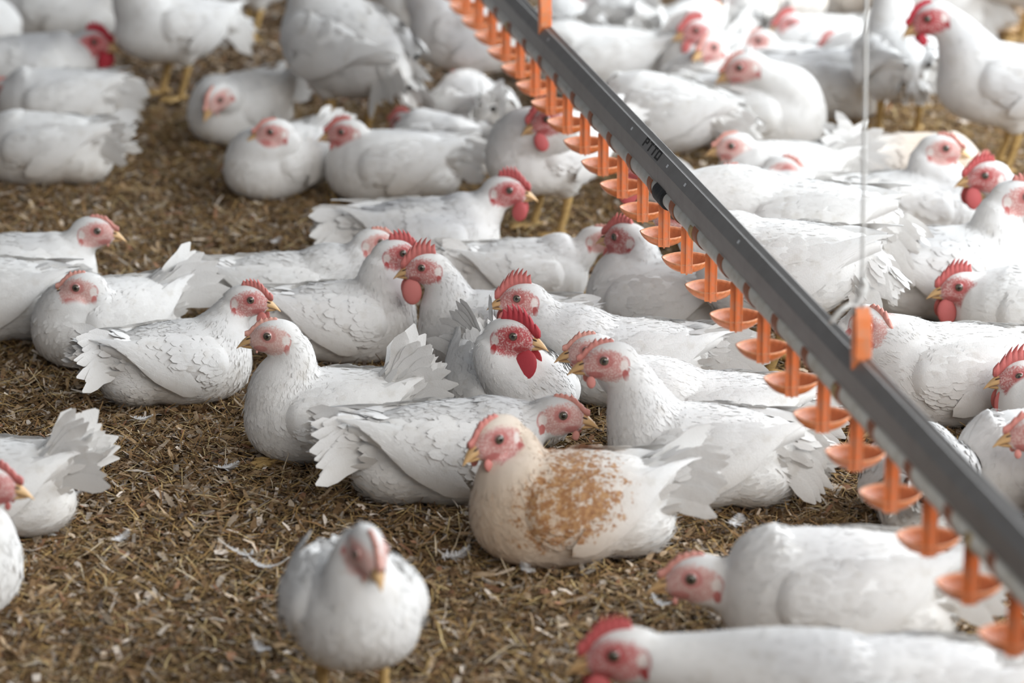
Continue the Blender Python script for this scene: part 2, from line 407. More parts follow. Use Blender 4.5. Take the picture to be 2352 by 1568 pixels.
# blade must face the camera: local -Y is the camera side
if CB.dot(Vector((0, 1, 0))) < 0: ROT = ROT @ Matrix.Rotation(math.pi, 4, 'Z')
me_cup = cm.mesh('cup'); me_cup.materials.append(M_CUP)
me_stem = sm.mesh('stem'); me_stem.materials.append(M_ORANGE)
me_nip = nm.mesh('nipple'); me_nip.materials.append(M_STEEL)
me_strap = stm.mesh('strap'); me_strap.materials.append(M_STRAP)
for me in (me_cup, me_nip): me.polygons.foreach_set('use_smooth', [True] * len(me.polygons))
for k in range(K0, K1 + 1):
    st = bpy.data.objects.new('drinker', me_stem); COL.objects.link(st); st.parent = line; under(st)
    st.matrix_world = Matrix.Translation(lp(k)) @ ROT; st.matrix_basis = Matrix.Translation(lp(k)) @ ROT
    for nm_, me in (('cup', me_cup), ('nipple', me_nip)):
        c = bpy.data.objects.new(nm_, me); COL.objects.link(c); c.parent = st
        if nm_ == 'cup': c.rotation_euler = (R(12), 0, 0)
    s2 = bpy.data.objects.new('strap', me_strap); COL.objects.link(s2); s2.parent = st
    s2.matrix_basis = ROT.inverted()
for k in (-3.35, 6.65, 11.75, 15.3):
    mb = MB(); rings = []
    for i in range(17):
        a = R(140 + 170 * i / 16.0); c = LU * math.cos(a) + UPV * math.sin(a)
        P = lp(k, PU, PV) + c * .0148; q = c * .0028
        rings.append([P - LDIR * .0095, P + LDIR * .0095, P + LDIR * .0095 + q, P - LDIR * .0095 + q])
    mb.loft(rings); under(mb.build('pipe_clip', M_YELLOW, line))
def hanger(k):
    mb = MB(); P = lambda u, v, d=0: lp(k, u, v) + LDIR * d
    mb.loft([[P(-.010, v, -w) + LU * .002, P(.010, v, -w), P(.010, v, w), P(-.010, v, w)] for v, w in ((.150, .0030), (.166, .0105), (.195, .0115), (.222, .0075), (.236, .0035))])
    for s in (-1, 1): mb.loft([[P(s * .0115 - .0015, v, -w), P(s * .0115 + .0015, v, -w), P(s * .0115 + .0015, v, w), P(s * .0115 - .0015, v, w)] for v, w in ((.140, .003), (.170, .008), (.225, .004))])
    return under(mb.build('hanger_clip', M_ORANGE, line, False))
def k_of(px):                                             # line position whose rail top shows at pixel column px
    best = None
    for i in range(2000):
        k = K0 + (K1 - K0) * i / 2000.0; p = lp(k, .0, .165) - cam.location
        z = p.y * CP - p.z * SP; xx = CX + FPX * p.x / z
        if best is None or abs(xx - px) < best[0]: best = (abs(xx - px), k)
    return best[1]
KH = k_of(1977); hanger(KH); KH2 = k_of(1251); hanger(KH2)
for kk, top in ((KH, (1993, -260)), (KH2, None)):
    a = lp(kk, 0, .232)
    b = on_y(top[0], top[1], a.y) if top else a + Vector((.02, 0, .9))
    mb = MB(); pts = [a.lerp(b, i / 12.0) for i in range(13)]; mb.tube(pts, .0026, 8)
    c = mb.build('suspension_cord', M_WHITE)
    tag(c, 'thin white cord rising from the nearer orange hanger' if top else 'white cord above the farther orange hanger at the top edge', 'cord', 'cords holding up the drinker line')
    if top:
        kb = MB(); h = lp(kk, 0, .236)
        def strip(pts, w):
            rings = []
            for (x, y, dy) in pts:
                q = on_y(x, y, h.y + dy); rings.append([q + Vector((-w, 0, 0)), q + Vector((0, -.0015, w * .6)), q + Vector((w, 0, 0)), q + Vector((0, .0015, -w * .6))])
            kb.loft(rings)
        strip([(1981, 640, 0), (1988, 656, -.004), (1980, 676, -.004), (1968, 702, -.002), (1962, 722, 0)], .0055)
        strip([(1966, 705, -.004), (1948, 700, -.010), (1928, 716, -.012), (1908, 742, -.012)], .0058)
        kb.ell(on_y(1979, 668, h.y), (Vector((1, 0, 0)), Vector((0, 1, 0)), UPV), (.007, .006, .010))
        kb.build('knot', M_WHITE, c)

# ------------------------------------------------------------------ chickens
SECS = np.array((0.97, 0.88, 0.93, 0.88)) * np.array([  # x, zc, half width, half height of the body along its length
    (-.172, .132, .006, .006), (-.165, .126, .022, .020), (-.150, .118, .042, .040), (-.120, .106, .066, .062), (-.080, .096, .086, .083),
    (-.030, .091, .099, .094), (.020, .090, .104, .097), (.065, .090, .100, .095), (.100, .089, .086, .084), (.125, .087, .066, .066), (.142, .085, .042, .044), (.150, .084, .018, .02), (.152, .084, .006, .006)])
def sec_at(x):
    return [np.interp(x, SECS[:, 0], SECS[:, i]) for i in (1, 2, 3)]
def remesh(mb, voxel, smooth):
    me = bpy.data.meshes.new('tmp'); me.from_pydata(mb.v, [], mb.f)
    o = bpy.data.objects.new('tmp', me); COL.objects.link(o)
    m = o.modifiers.new('r', 'REMESH'); m.mode = 'VOXEL'; m.voxel_size = voxel
    m = o.modifiers.new('s', 'SMOOTH'); m.factor = 0.5; m.iterations = smooth
    dg = bpy.context.evaluated_depsgraph_get(); ev = o.evaluated_get(dg)
    r = ev.to_mesh(); nv, nf = len(r.vertices), len(r.polygons)
    V = np.empty(nv * 3, np.float32); r.vertices.foreach_get('co', V); V = V.reshape(-1, 3)
    N = np.empty(nv * 3, np.float32); r.vertices.foreach_get('normal', N); N = N.reshape(-1, 3)
    lt = np.empty(nf, np.int32); r.polygons.foreach_get('loop_total', lt)
    lv = np.empty(len(r.loops), np.int32); r.loops.foreach_get('vertex_index', lv)
    ls = np.empty(nf, np.int32); r.polygons.foreach_get('loop_start', ls)
    q = ls[lt == 4]; Q = np.stack([lv[q], lv[q + 1], lv[q + 2], lv[q + 3]], 1)
    t = ls[lt == 3]; T = np.stack([lv[t], lv[t + 1], lv[t + 2]], 1) if len(t) else np.zeros((0, 3), np.int32)
    ev.to_mesh_clear(); bpy.data.objects.remove(o); bpy.data.meshes.remove(me)
    return V, N, Q, T
def unit(a): return a / np.maximum(np.linalg.norm(a, axis=1, keepdims=True), 1e-9)
def hug(kd, N, p, n, t, L):
    """how far a straight feather tip would stand off the curved skin"""
    tip = p + t * L[:, None]; h = np.zeros(len(p))
    for i in range(len(p)):
        co, ix, _ = kd.find(tip[i]); h[i] = float(np.dot(tip[i] - np.array(co), N[ix]))
    return np.clip(h, -.004, .012)
def cards(p, n, t, L, Wd, lift, base=-.0018, h=None):
    """vectorised feathers: six corner leaf, root sunk in the skin, tip lifted"""
    b = np.cross(n, t); L = L[:, None]; Wd = Wd[:, None]; lift = lift[:, None]
    V = np.stack([p + n * base, p + t * L * .38 + b * Wd * .5 + n * lift * .35, p + t * L * .38 - b * Wd * .5 + n * lift * .35,
                  p + t * L * .80 + b * Wd * .40 + n * lift * .9, p + t * L * .80 - b * Wd * .40 + n * lift * .9, p + t * L + n * lift], 1)
    if h is not None: V = V - n[:, None, :] * (h[:, None] * np.array([[0, .14, .14, .64, .64, 1.0]]))[:, :, None]
    k = np.arange(len(p))[:, None] * 6
    Q = k + np.array([[2, 4, 3, 1]]); T = np.concatenate([k + np.array([[2, 1, 0]]), k + np.array([[4, 5, 3]])])
    return V.reshape(-1, 3), Q, T
def merge(parts):
    V, Q, T, off = [], [], [], 0
    for v, q, t in parts:
        V.append(v); Q.append(q + off); T.append(t + off); off += len(v)
    return np.concatenate(V), np.concatenate(Q), np.concatenate(T)

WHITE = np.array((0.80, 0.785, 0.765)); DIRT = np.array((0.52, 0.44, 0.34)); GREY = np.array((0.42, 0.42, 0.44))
CREAM = np.array((0.69, 0.51, 0.345)); RUST = np.array((0.40, 0.17, 0.055))
FLOCK = 'chickens of the flock in the barn'
def vnoise(P, f, seed):
    r = np.random.default_rng(seed); s = np.zeros(len(P))
    for i in range(6):
        d = r.normal(size=3); d /= np.linalg.norm(d); s += np.sin(P @ d * f * (0.6 + 0.25 * i) + r.random() * 6.28) / 6 * 1.6
    return s

def chicken(label, g, yaw, s=1.0, pose='sit', head=None, hyaw=None, hpitch=0.0, hd=0.0, comb=.3, wat=.3, red=.4, tail=(18, 45, .095), stain=.35, grey=.2, hero=1, buff=0, pitch=0.0, feet=False, wings=1.0, yawz=0.0, hloc=None, roll=0.0):
    """g ground pixel under the body, yaw 0 = faces right in the photo, 90 = away, 180 = left, 270 = towards the viewer"""
    seed = int(abs(g[0] * 7 + g[1] * 13)) % 99991; r = np.random.default_rng(seed)
    G = on_z(g[0], g[1]); ya = R(yaw); root = empty('chicken', G, ya, s)
    tag(root, label, 'chicken', FLOCK)
    Bm = Matrix.Identity(4)
    if pose == 'stand':
        Bm = Matrix.Translation((0, 0, .098)) @ Matrix.Translation((0, 0, .09)) @ Matrix.Rotation(R(-8 - pitch), 4, 'Y') @ Matrix.Translation((0, 0, -.09))
    elif pitch:
        Bm = Matrix.Translation((0, 0, .06)) @ Matrix.Rotation(R(-pitch), 4, 'Y') @ Matrix.Translation((0, 0, -.06))
    # --- head frame (local)
    if hyaw is None: hyaw = yaw
    hy = R(hyaw - yaw); hp = R(hpitch)
    F = Vector((math.cos(hy) * math.cos(hp), math.sin(hy) * math.cos(hp), math.sin(hp))); Lv = Vector((-math.sin(hy), math.cos(hy), 0)); U = F.cross(Lv)
    if roll: Lv, U = (Lv * math.cos(R(roll)) + U * math.sin(R(roll))), (U * math.cos(R(roll)) - Lv * math.sin(R(roll)))
    HS = 1.24
    P0 = Bm @ Vector((.068, 0, .098))
    if hloc: hc = Vector(hloc)
    elif head:
        fx, fy = math.cos(ya), math.sin(ya); Y = G.y + (.115 * fy * s) + hd
        side = 1 if (math.cos(R(hyaw)) > 0) != True else -1
        eye = on_y(head[0], head[1], Y); d = (eye - G) / s
        e = Vector((d.x * fx + d.y * fy, -d.x * fy + d.y * fx, d.z)); hc = e - F * .012 * HS - U * .006 * HS
    else: hc = P0 + Vector((.055, 0, .13))
    nl = (hc - P0).length
    if nl > .24 or nl < .05: print('NECK', round(nl, 3), [round(q, 3) for q in hc], label)
    # --- union of lofts
    mb = MB(); rings = []
    for x, zc, hw, hh in SECS:
        ring = []
        for j in range(28):
            a = 2 * math.pi * j / 28; c, sn = math.cos(a), math.sin(a)
            e = 1.0 if sn > 0 else .78
            ring.append(Bm @ Vector((x, hw * math.copysign(abs(c) ** e, c), zc + hh * math.copysign(abs(sn) ** (1.0 if sn > 0 else .82), sn))))
        rings.append(ring)
    mb.loft(rings)
    if pose == 'sit' and not pitch: mb.ell(Vector((-.085, 0, .054)), (Vector((1, 0, 0)), Vector((0, 1, 0)), UPV), (.082, .078, .056))
    if pose == 'stand':
        for sy in (-1, 1):
            mb.tube([Bm @ Vector((-.005, sy * .045, .06)), Vector((-.004, sy * .046, .125)), Vector((-.014, sy * .047, .088))], [.052, .040, .016], 14, up=(1, 0, 0))
    P3 = hc - F * .022 - U * .012
    d0 = (Vector((.30, 0, 1)).normalized() * .55 + (P3 - P0).normalized() * .45 + (Bm.to_3x3() @ Vector((.2, 0, 0)))).normalized()
    d1 = (U * .85 + F * .40).normalized()
    if (P3 - P0).normalized().z < .35: d1 = (F * .9 + U * .25).normalized(); d0 = ((P3 - P0).normalized() * .8 + Vector((.4, 0, .15))).normalized()
    P1 = P0 + d0 * nl * .38; P2 = P3 - d1 * nl * .36
    neck = []
    for i in range(15):
        t = i / 14.0; neck.append(P0 * (1 - t) ** 3 + P1 * 3 * t * (1 - t) ** 2 + P2 * 3 * t * t * (1 - t) + P3 * t ** 3)
    nr = [float(np.interp(i / 14.0, [0, .25, .5, .75, 1], [.076, .067, .056, .044, .033])) for i in range(15)]
    mb.tube(neck, nr, 18, up=(0, 1, 0))
    mb.ell(Bm @ Vector((.085, 0, .088)), (Vector((1, 0, 0)), Vector((0, 1, 0)), UPV), (.062, .070, .066))
    AX = (F, Lv, U)
    mb.ell(hc, AX, [q * HS for q in (.0375, .0225, .0275)]); mb.ell(hc + (F * .017 - U * .005) * HS, AX, [q * HS for q in (.026, .0175, .019)]); mb.ell(hc - (F * .004 + U * .012) * HS, AX, [q * HS for q in (.027, .020, .020)])
    V, N, Q, T = remesh(mb, .0038 if hero >= 2 else (.0048 if hero == 1 else .0062), 16 if hero >= 2 else 10)
    nb = len(V)
    H = np.stack([(V - np.array(hc)) @ np.array(a) for a in AX], 1) / HS
    # --- feather cover
    spine = [hc + F * .03, hc] + [neck[i] for i in range(14, -1, -1)] + [Bm @ Vector((x, 0, .08 + max(0, -x - .08) * .35)) for x in np.linspace(.05, -.17, 14)]
    S = np.array([tuple(p) for p in spine]); Tn = unit(np.gradient(S, axis=0))
    nfe = (520, 1300, 2600)[hero]
    fi = r.integers(0, len(Q), int(nfe * 1.15)); fv = V[Q[fi]]; w = r.dirichlet([1, 1, 1, 1], len(fi))[:, :, None]
    p = (fv * w).sum(1); nn = unit(N[Q[fi]].mean(1))
    di = ((p[:, None, :] - S[None]) ** 2).sum(2).argmin(1); t = Tn[di]; tdn = np.abs((t * nn).sum(1))
    t = unit(t - nn * (t * nn).sum(1, keepdims=True)); hl = np.stack([(p - np.array(hc)) @ np.array(a) for a in AX], 1) / HS
    infac = (np.sqrt(((hl[:, 0] - .012) / .040) ** 2 + ((hl[:, 2] + .002) / .029) ** 2) < 1) | (hl[:, 0] > .02) & (np.abs(hl[:, 2]) < .04) & (np.abs(hl[:, 1]) < .04)
    keep = ~infac & (tdn < .45); p, nn, t, di = p[keep], nn[keep], t[keep], di[keep]
    zone = np.interp(di, [0, 2, 9, 16, 22, 30], [.0, .1, .45, .8, 1, 1])
    lowz = np.clip(1 - (p[:, 2] - (0 if pose == 'sit' else .08)) / .07, 0, 1)
    L = (.008 + .014 * zone) * (.8 + .5 * r.random(len(p))); Wd = (.0020 + .0087 * zone * (1 - .7 * lowz)) * (.8 + .4 * r.random(len(p)))
    rear = np.clip((-.05 - p[:, 0]) / .08, 0, 1) * lowz
    jit = r.normal(0, .12, len(p)) + rear * r.normal(0, .5, len(p)); b = np.cross(nn, t); t = unit(t * np.cos(jit)[:, None] + b * np.sin(jit)[:, None])
    lift = (.0001 + .0011 * zone) * (.4 + 1.0 * r.random(len(p))) + rear * .010 * r.random(len(p)) + (r.random(len(p)) < .03) * .004
    kd = KDTree(nb)
    for i_, co_ in enumerate(V.tolist()): kd.insert(co_, i_)
    kd.balance()
    cv = cards(p, nn, t, L, Wd, lift, h=hug(kd, N, p, nn, t, L))
    nfr = (300, 1400, 3200)[hero]; fi = r.integers(0, len(Q), nfr); pf = V[Q[fi]].mean(1); nf_ = unit(N[Q[fi]].mean(1)); df = ((pf[:, None, :] - S[None]) ** 2).sum(2).argmin(1)
    hf = np.stack([(pf - np.array(hc)) @ np.array(a) for a in AX], 1) / HS; kf = ~((hf[:, 0] > -.016) & (np.abs(hf).max(1) < .05)); pf, nf_, df = pf[kf], nf_[kf], df[kf]
    tf = unit(Tn[df] + r.normal(0, .22, (len(pf), 3))); tf = unit(tf - nf_ * (tf * nf_).sum(1, keepdims=True)); lowf = np.clip(1 - (pf[:, 2] - (0 if pose == 'sit' else .08)) / .07, 0, 1); rf = np.clip((-.04 - pf[:, 0]) / .09, 0, 1) * lowf
    tf = unit(tf + rf[:, None] * r.normal(0, .6, (len(pf), 3)))
    Lf = .010 + .006 * r.random(len(pf)) + .012 * rf
    cf = cards(pf, nf_, tf, Lf, .0013 + .0009 * r.random(len(pf)), .0006 + .0020 * r.random(len(pf)) + .008 * rf * r.random(len(pf)), h=hug(kd, N, pf, nf_, tf, Lf))
    V2, Q2, T2 = merge([(V, Q, T), cv, cf])
    # --- colours
    def paint(P, jitter=0.0):
        low = np.clip(1 - (P[:, 2]) / .10, 0, 1) if pose == 'sit' else np.clip(1 - (P[:, 2] - .09) / .10, 0, 1)
        m = np.clip(low * (.55 + .6 * vnoise(P, 28, seed)), 0, 1) * stain
        c = WHITE * (1 - m[:, None]) + DIRT * m[:, None]
        gm = np.clip(.35 + .9 * vnoise(P, 34, seed + 1), 0, 1) * np.clip((P[:, 2] - .08) / .08, 0, 1) * grey  # grey mottling on the upper body: partly soiling, partly shade put into the colour
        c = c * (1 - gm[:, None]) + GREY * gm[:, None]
        if buff:
            bm = np.clip(.85 + .4 * vnoise(P, 20, seed + 2), 0, 1) * np.clip((P[:, 0] + .12) / .16, 0, 1) * .8 * buff
            c = c * (1 - bm[:, None]) + CREAM * bm[:, None]
        return c
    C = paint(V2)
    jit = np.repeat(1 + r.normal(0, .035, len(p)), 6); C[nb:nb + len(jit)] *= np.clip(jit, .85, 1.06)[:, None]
    hcA = np.full((len(V2), 3), 9.0); hcA[:nb] = H
    pale, deep = np.array((0.68, 0.45, 0.40)), np.array((0.46, 0.075, 0.085))
    sk = pale * (1 - red) + deep * red; skA = np.zeros((len(V2), 4)); skA[:, :3] = sk
    def rustmask(P):
        if buff < 1: return 0.0
        q = (P[:, 0] - .010) / .105; zz = (P[:, 2] - .110 - .25 * (.02 - P[:, 0])) / .075
        return np.clip(1.15 - q ** 2 - zz ** 2, 0, 1)
    skA[:, 3] = rustmask(V2)
    body_o = place('body', np_mesh('body', V2, Q2, T2, C, M_FEATHER, {'hc': ('FLOAT_VECTOR', hcA), 'skin': ('FLOAT_COLOR', skA)}, np.concatenate([N, np.repeat(nn, 6, 0), np.repeat(nf_, 6, 0)])), root)
    def featherobj(name, V, Q, T, C, smooth=True):
        z = np.full((len(V), 3), 9.0); a4 = np.zeros((len(V), 4)); a4[:, 3] = rustmask(V); return place(name, np_mesh(name, V, Q, T, C, M_FEATHER, {'hc': ('FLOAT_VECTOR', z), 'skin': ('FLOAT_COLOR', a4)}), root, smooth)
    # --- wings
    B4 = np.array(Bm)
    def wsurf(u, v, off, sy):
        x = .088 - .262 * u
        xc = np.maximum(x, -.075); zc, hw, hh = sec_at(xc); k = np.clip((-.075 - x) / .10, 0, 1.4)
        hw = hw * (1 - .50 * k); hh = hh * (1 - .52 * k); zc = zc + .030 * k
        mid = np.interp(u, [0, .3, .7, 1.0, 1.3], [12, 16, 30, 46, 52]); half = np.interp(u, [0, .06, .18, .4, .7, 1.0, 1.3], [8, 24, 38, 42, 33, 15, 6])
        a = np.radians(mid + (v - .5) * 2 * half)
        return np.stack([x, sy * (hw + off) * np.cos(a), zc + (hh + off) * np.sin(a)], -1)
    for sy in (-1, 1):
        nu, nv = 26, 13; u = np.linspace(0, 1, nu); v = np.linspace(0, 1, nv); UU, VV = np.meshgrid(u, v, indexing='ij')
        prof = (np.sin(np.pi * np.clip(VV, 0, 1)) ** .6) * np.interp(UU, [0, .1, .4, .8, 1], [0, .8, 1, .9, .5])
        off = -.010 + .0285 * prof * wings
        out = wsurf(UU, VV, off, sy).reshape(-1, 3); inn = wsurf(UU, VV, np.full_like(off, -.012), sy).reshape(-1, 3)
        ii = np.arange((nu - 1) * (nv - 1)); rr, cc = ii // (nv - 1), ii % (nv - 1); a = rr * nv + cc
        q = np.stack([a, a + 1, a + nv + 1, a + nv], 1); M = nu * nv
        parts = [(out, q if sy > 0 else q[:, ::-1], np.zeros((0, 3), int)), (inn, q[:, ::-1] if sy > 0 else q, np.zeros((0, 3), int))]
        # long flight feathers follow the wing's surface, layered towards its lower edge
        nfl = (7, 10, 13)[hero]
        for i in range(nfl):
            f = i / (nfl - 1.0); u0 = .30 + .10 * f; u1 = .80 + .29 * f ** .8 + r.normal(0, .015); v0 = .08 + .20 * f; v1 = .10 + .62 * f
            uu = np.linspace(u0, u1, 8); wv = np.interp(np.linspace(0, 1, 8), [0, .2, .8, 1], [.06, .13, .11, .015]) * (1 + .5 * f)
            vc = np.linspace(v0, v1, 8); oo = .0180 * wings + .0016 * (nfl - i) / nfl * 3 - .004 * np.linspace(1, 0, 8) * .6
            e0 = wsurf(uu, vc - wv, oo - .0012, sy); e1 = wsurf(uu, vc, oo + .0012, sy); e2 = wsurf(uu, vc + wv, oo - .0006, sy)
            vv = np.stack([e0, e1, e2], 1).reshape(-1, 3); k = np.arange(7) * 3
            qq = np.concatenate([np.stack([k, k + 1, k + 4, k + 3], 1), np.stack([k + 1, k + 2, k + 5, k + 4], 1)]); parts.append((vv, qq, np.zeros((0, 3), int)))
        nc = (60, 150, 260)[hero]
        cu = r.random(nc) * .62 + .02; cvv = .06 + .88 * r.random(nc); o_ = -.010 + .0285 * (np.sin(np.pi * cvv) ** .6) * np.interp(cu, [0, .1, .4, .8, 1], [0, .8, 1, .9, .5]) * wings
        pc = wsurf(cu, cvv, o_, sy); e = 1e-3
        tu = unit(wsurf(cu + .02, cvv, o_, sy) - pc); tv = unit(wsurf(cu, cvv + .02, o_, sy) - pc); nrm = unit(np.cross(tv, tu) * (1 if sy > 0 else -1))
        nrm = np.where(((pc - np.array((0, 0, .09))) * nrm * np.array((0, 1, 1))).sum(1, keepdims=True) < 0, -nrm, nrm)
        jj = r.normal(0, .10, nc)[:, None]; tt = unit(tu + tv * (jj - .10)); tt = unit(tt - nrm * (tt * nrm).sum(1, keepdims=True))
        parts.append(cards(pc, nrm, tt, .022 + .016 * cu + .006 * r.random(nc), .012 + .006 * r.random(nc), .0010 + .0014 * r.random(nc)))
        Vw, Qw, Tw = merge(parts); Vw = Vw @ B4[:3, :3].T + B4[:3, 3]
        Cw = paint(Vw) * np.clip(1 + .03 * vnoise(Vw, 90, seed + 5), .9, 1.05)[:, None]
        featherobj('wing', Vw, Qw, Tw, Cw)
    # --- tail
    tp, ts, tl = tail; parts = []; nt = (6, 9, 11)[hero]
    for sy in (-1, 1):
        for i in range(nt):
            f = i / (nt - 1.0); pa = R(tp + ts * (f - .5)) + r.normal(0, .05); lat = R(6 + 16 * (1 - f)) * sy
            d = np.array((-math.cos(pa) * math.cos(lat), math.sin(lat), math.sin(pa))); d /= np.linalg.norm(d)
            side = np.cross(d, np.array((0, sy * 1.0, .15))); side /= np.linalg.norm(side); nm2 = np.cross(side, d)
            base = np.array((-.116, sy * (.010 + .012 * (1 - f)), .098 + .026 * f)); l = (tl + .05) * (.78 + .26 * r.random()); w = .0135 * (.85 + .4 * r.random())
            tt = np.linspace(0, 1, 8); wv = np.interp(tt, [0, .3, .75, .93, 1], [.5, .9, 1, .7, .12]) * w
            ctr = base + np.outer(tt * l, d) + np.outer((tt ** 2) * l * .10, np.array((0, sy * .6, -.9)))
            rag = 1 + r.normal(0, .13, (8, 2))
            vv = np.stack([ctr - side * (wv * rag[:, 0])[:, None] - nm2 * .0005, ctr + nm2 * .0006, ctr + side * (wv * rag[:, 1])[:, None] - nm2 * .0005], 1).reshape(-1, 3)
            k = np.arange(7) * 3; parts.append((vv, np.concatenate([np.stack([k, k + 1, k + 4, k + 3], 1), np.stack([k + 1, k + 2, k + 5, k + 4], 1)]), np.zeros((0, 3), int)))
    # solid base under the fan with small covering feathers
    cb = MB(); dm = Vector((-math.cos(R(tp)), 0, math.sin(R(tp))))
    cb.tube([Vector((-.10, 0, .095)), Vector((-.132, 0, .106)), Vector((-.145, 0, .110)) + dm * .025, Vector((-.145, 0, .110)) + dm * .055], [.052, .043, .028, .008], 14, up=(0, 1, 0))
    cvs = np.array(cb.v); cq = np.array([f for f in cb.f if len(f) == 4]); parts.append((cvs, cq, np.zeros((0, 3), int)))
    nc = (40, 110, 200)[hero]; fi = r.integers(0, len(cq), nc); pc = cvs[cq[fi]].mean(1) + r.normal(0, .004, (nc, 3)); cen = np.array((-.138, 0, .108))
    nrm = pc - cen; dmv = np.array(dm); nrm = unit(nrm - np.outer(nrm @ dmv, dmv) + 1e-6); tt = unit(np.tile(dmv, (nc, 1)) + r.normal(0, .15, (nc, 3))); tt = unit(tt - nrm * (tt * nrm).sum(1, keepdims=True))
    parts.append(cards(pc, nrm, tt, .030 + .02 * r.random(nc), .011 + .006 * r.random(nc), .002 + .004 * r.random(nc)))
    Vt, Qt, Tt = merge(parts); Vt = Vt @ B4[:3, :3].T + B4[:3, 3]; featherobj('tail', Vt, Qt, Tt, paint(Vt), False)
    # --- comb
    X = lambda a, b, c: hc + (F * a + Lv * b + U * c) * HS
    cr, co = np.array((0.50, 0.035, 0.055)), np.array((0.74, 0.42, 0.34))
    cc = co * (1 - red) + cr * red; n = 110; hgt = .0012 + .0278 * comb; teeth = 6 + int(comb > .4) + int(r.random() > .5); rings = []
    for i in range(n + 1):
        t_ = i / n; a = .046 - .058 * t_ * (.8 + .2 * comb); base = .0275 * math.sqrt(max(0, 1 - (min(a, .0375) / .0385) ** 2)) if a < .034 else .008
        base = max(base, .004 + (.046 - a) * .9) if a > .022 else base
        base = min(base, .0275); env = math.sin(math.pi * min(1, (t_ * .92 + .06))) ** .55
        sp_ = (t_ * teeth) % 1.0; tri = 1 - abs(sp_ - .5) * 2
        h = hgt * env * (.46 + .54 * tri ** .9); th = .0030 + .0016 * comb
        rings.append([X(a, -th, base - .006), X(a, -th * .8, base + h * .45), X(a - .25 * h * tri, -th * .28, base + h), X(a - .25 * h * tri, th * .28, base + h), X(a, th * .8, base + h * .45), X(a, th, base - .006)])
    mb = MB(); mb.loft(rings, tuple(cc)); mb.build('comb', M_FLESH, root)
    # --- wattles
    ww = .10 + 1.0 * wat
    for sy in (-1, 1):
        mb = MB(); c = X(.029, sy * (.0125), -.0170 - .0175 * ww)
        lo = (U * -1 + Lv * sy * .18 - F * .10).normalized(); la = (Lv - lo * Lv.dot(lo)).normalized(); fa = lo.cross(la)
        mb.ell(c, (lo, fa, la), (.0205 * ww * HS, .0155 * ww * HS, .0044 * HS * min(1, .25 + ww)), 16, 10, tuple(cc * .95)); mb.build('wattle', M_FLESH, root)
    # --- beak
    mb = MB(); yel = np.array((0.66, 0.42, 0.20)); rings = []; cols = []
    for i in range(11):
        t_ = i / 10.0; a = .030 + .0285 * t_; cz = -.0045 - .0125 * t_ ** 2.0; hh = .0105 * (1 - t_ ** 1.7) + .0006; hw = .0098 * (1 - t_ ** 1.5) + .0006
        rings.append([X(a, hw * math.cos(q), cz + (hh * math.sin(q) if math.sin(q) > 0 else hh * .45 * math.sin(q))) for q in [2 * math.pi * j / 14 for j in range(14)]])
        m = min(1, max(0, (t_ - .05) / .35)); cols.append(tuple(np.array(sk) * .9 * (1 - m) + yel * (1.05 if t_ < .8 else 1.15) * m))
    mb.loft(rings, cols); rings = []; cols = []
    for i in range(8):
        t_ = i / 7.0; a = .026 + .0255 * t_; cz = -.0108 - .0035 * t_; hh = .0058 * (1 - t_ ** 1.8) + .0006; hw = .0085 * (1 - t_ ** 1.6) + .0006
        rings.append([X(a, hw * math.cos(q), cz + (hh * math.sin(q) if math.sin(q) < 0 else hh * .25 * math.sin(q))) for q in [2 * math.pi * j / 14 for j in range(14)]])
        cols.append(tuple(yel * .92))
    mb.loft(rings, cols)
    for sy in (-1, 1): mb.ell(X(.0405, sy * .0072, .0000), (F * .96 - U * .28, Lv, U), (.0048, .0018, .0014), 8, 6, (0.06, 0.035, 0.025))
    mb.build('beak', M_BEAK, root)
    # --- eyes
    for sy in (-1, 1):
        mb = MB(); outw = (Lv * sy + F * .22 + U * .06).normalized(); e1 = (F - outw * F.dot(outw)).normalized(); e2 = outw.cross(e1); c = X(.0125, sy * .0166, .0062)
        v = []; cl = []; m_, n_ = 22, 20
        for i in range(m_ + 1):
            th = math.pi * i / m_
            for j in range(n_):
                ph = 2 * math.pi * j / n_; v.append(c + (outw * math.cos(th) + e1 * math.sin(th) * math.cos(ph) + e2 * math.sin(th) * math.sin(ph)) * .0072 * HS)
                dg = math.degrees(th); cl.append((.008, .007, .007) if dg < 24 else ((.115, .095, .065) if dg < 43 else ((.03, .02, .018) if dg < 50 else tuple(sk * .85))))
        f = [(i * n_ + j, i * n_ + (j + 1) % n_, (i + 1) * n_ + (j + 1) % n_, (i + 1) * n_ + j) for i in range(m_) for j in range(n_)]
        mb.add(v, f, cl); mb.build('eye', M_EYE, root)
    # --- legs
    yl = (0.52, 0.34, 0.13)
    def toes(mb, A, dirs):
        for (dx, dy, ln) in dirs:
            d = Vector((dx, dy, 0)).normalized(); pts = [A + Vector((0, 0, .004)), A + d * ln * .3 + Vector((0, 0, .004)), A + d * ln * .62 + Vector((0, 0, .0045)), A + d * ln * .86 + Vector((0, 0, .003)), A + d * ln * .9 + Vector((0, 0, .005)), A + d * ln * 1.12 + Vector((0, 0, -.001))]
            mb.tube(pts, [.0068, .0054, .0058, .0046, .0030, .0008], 10, yl)
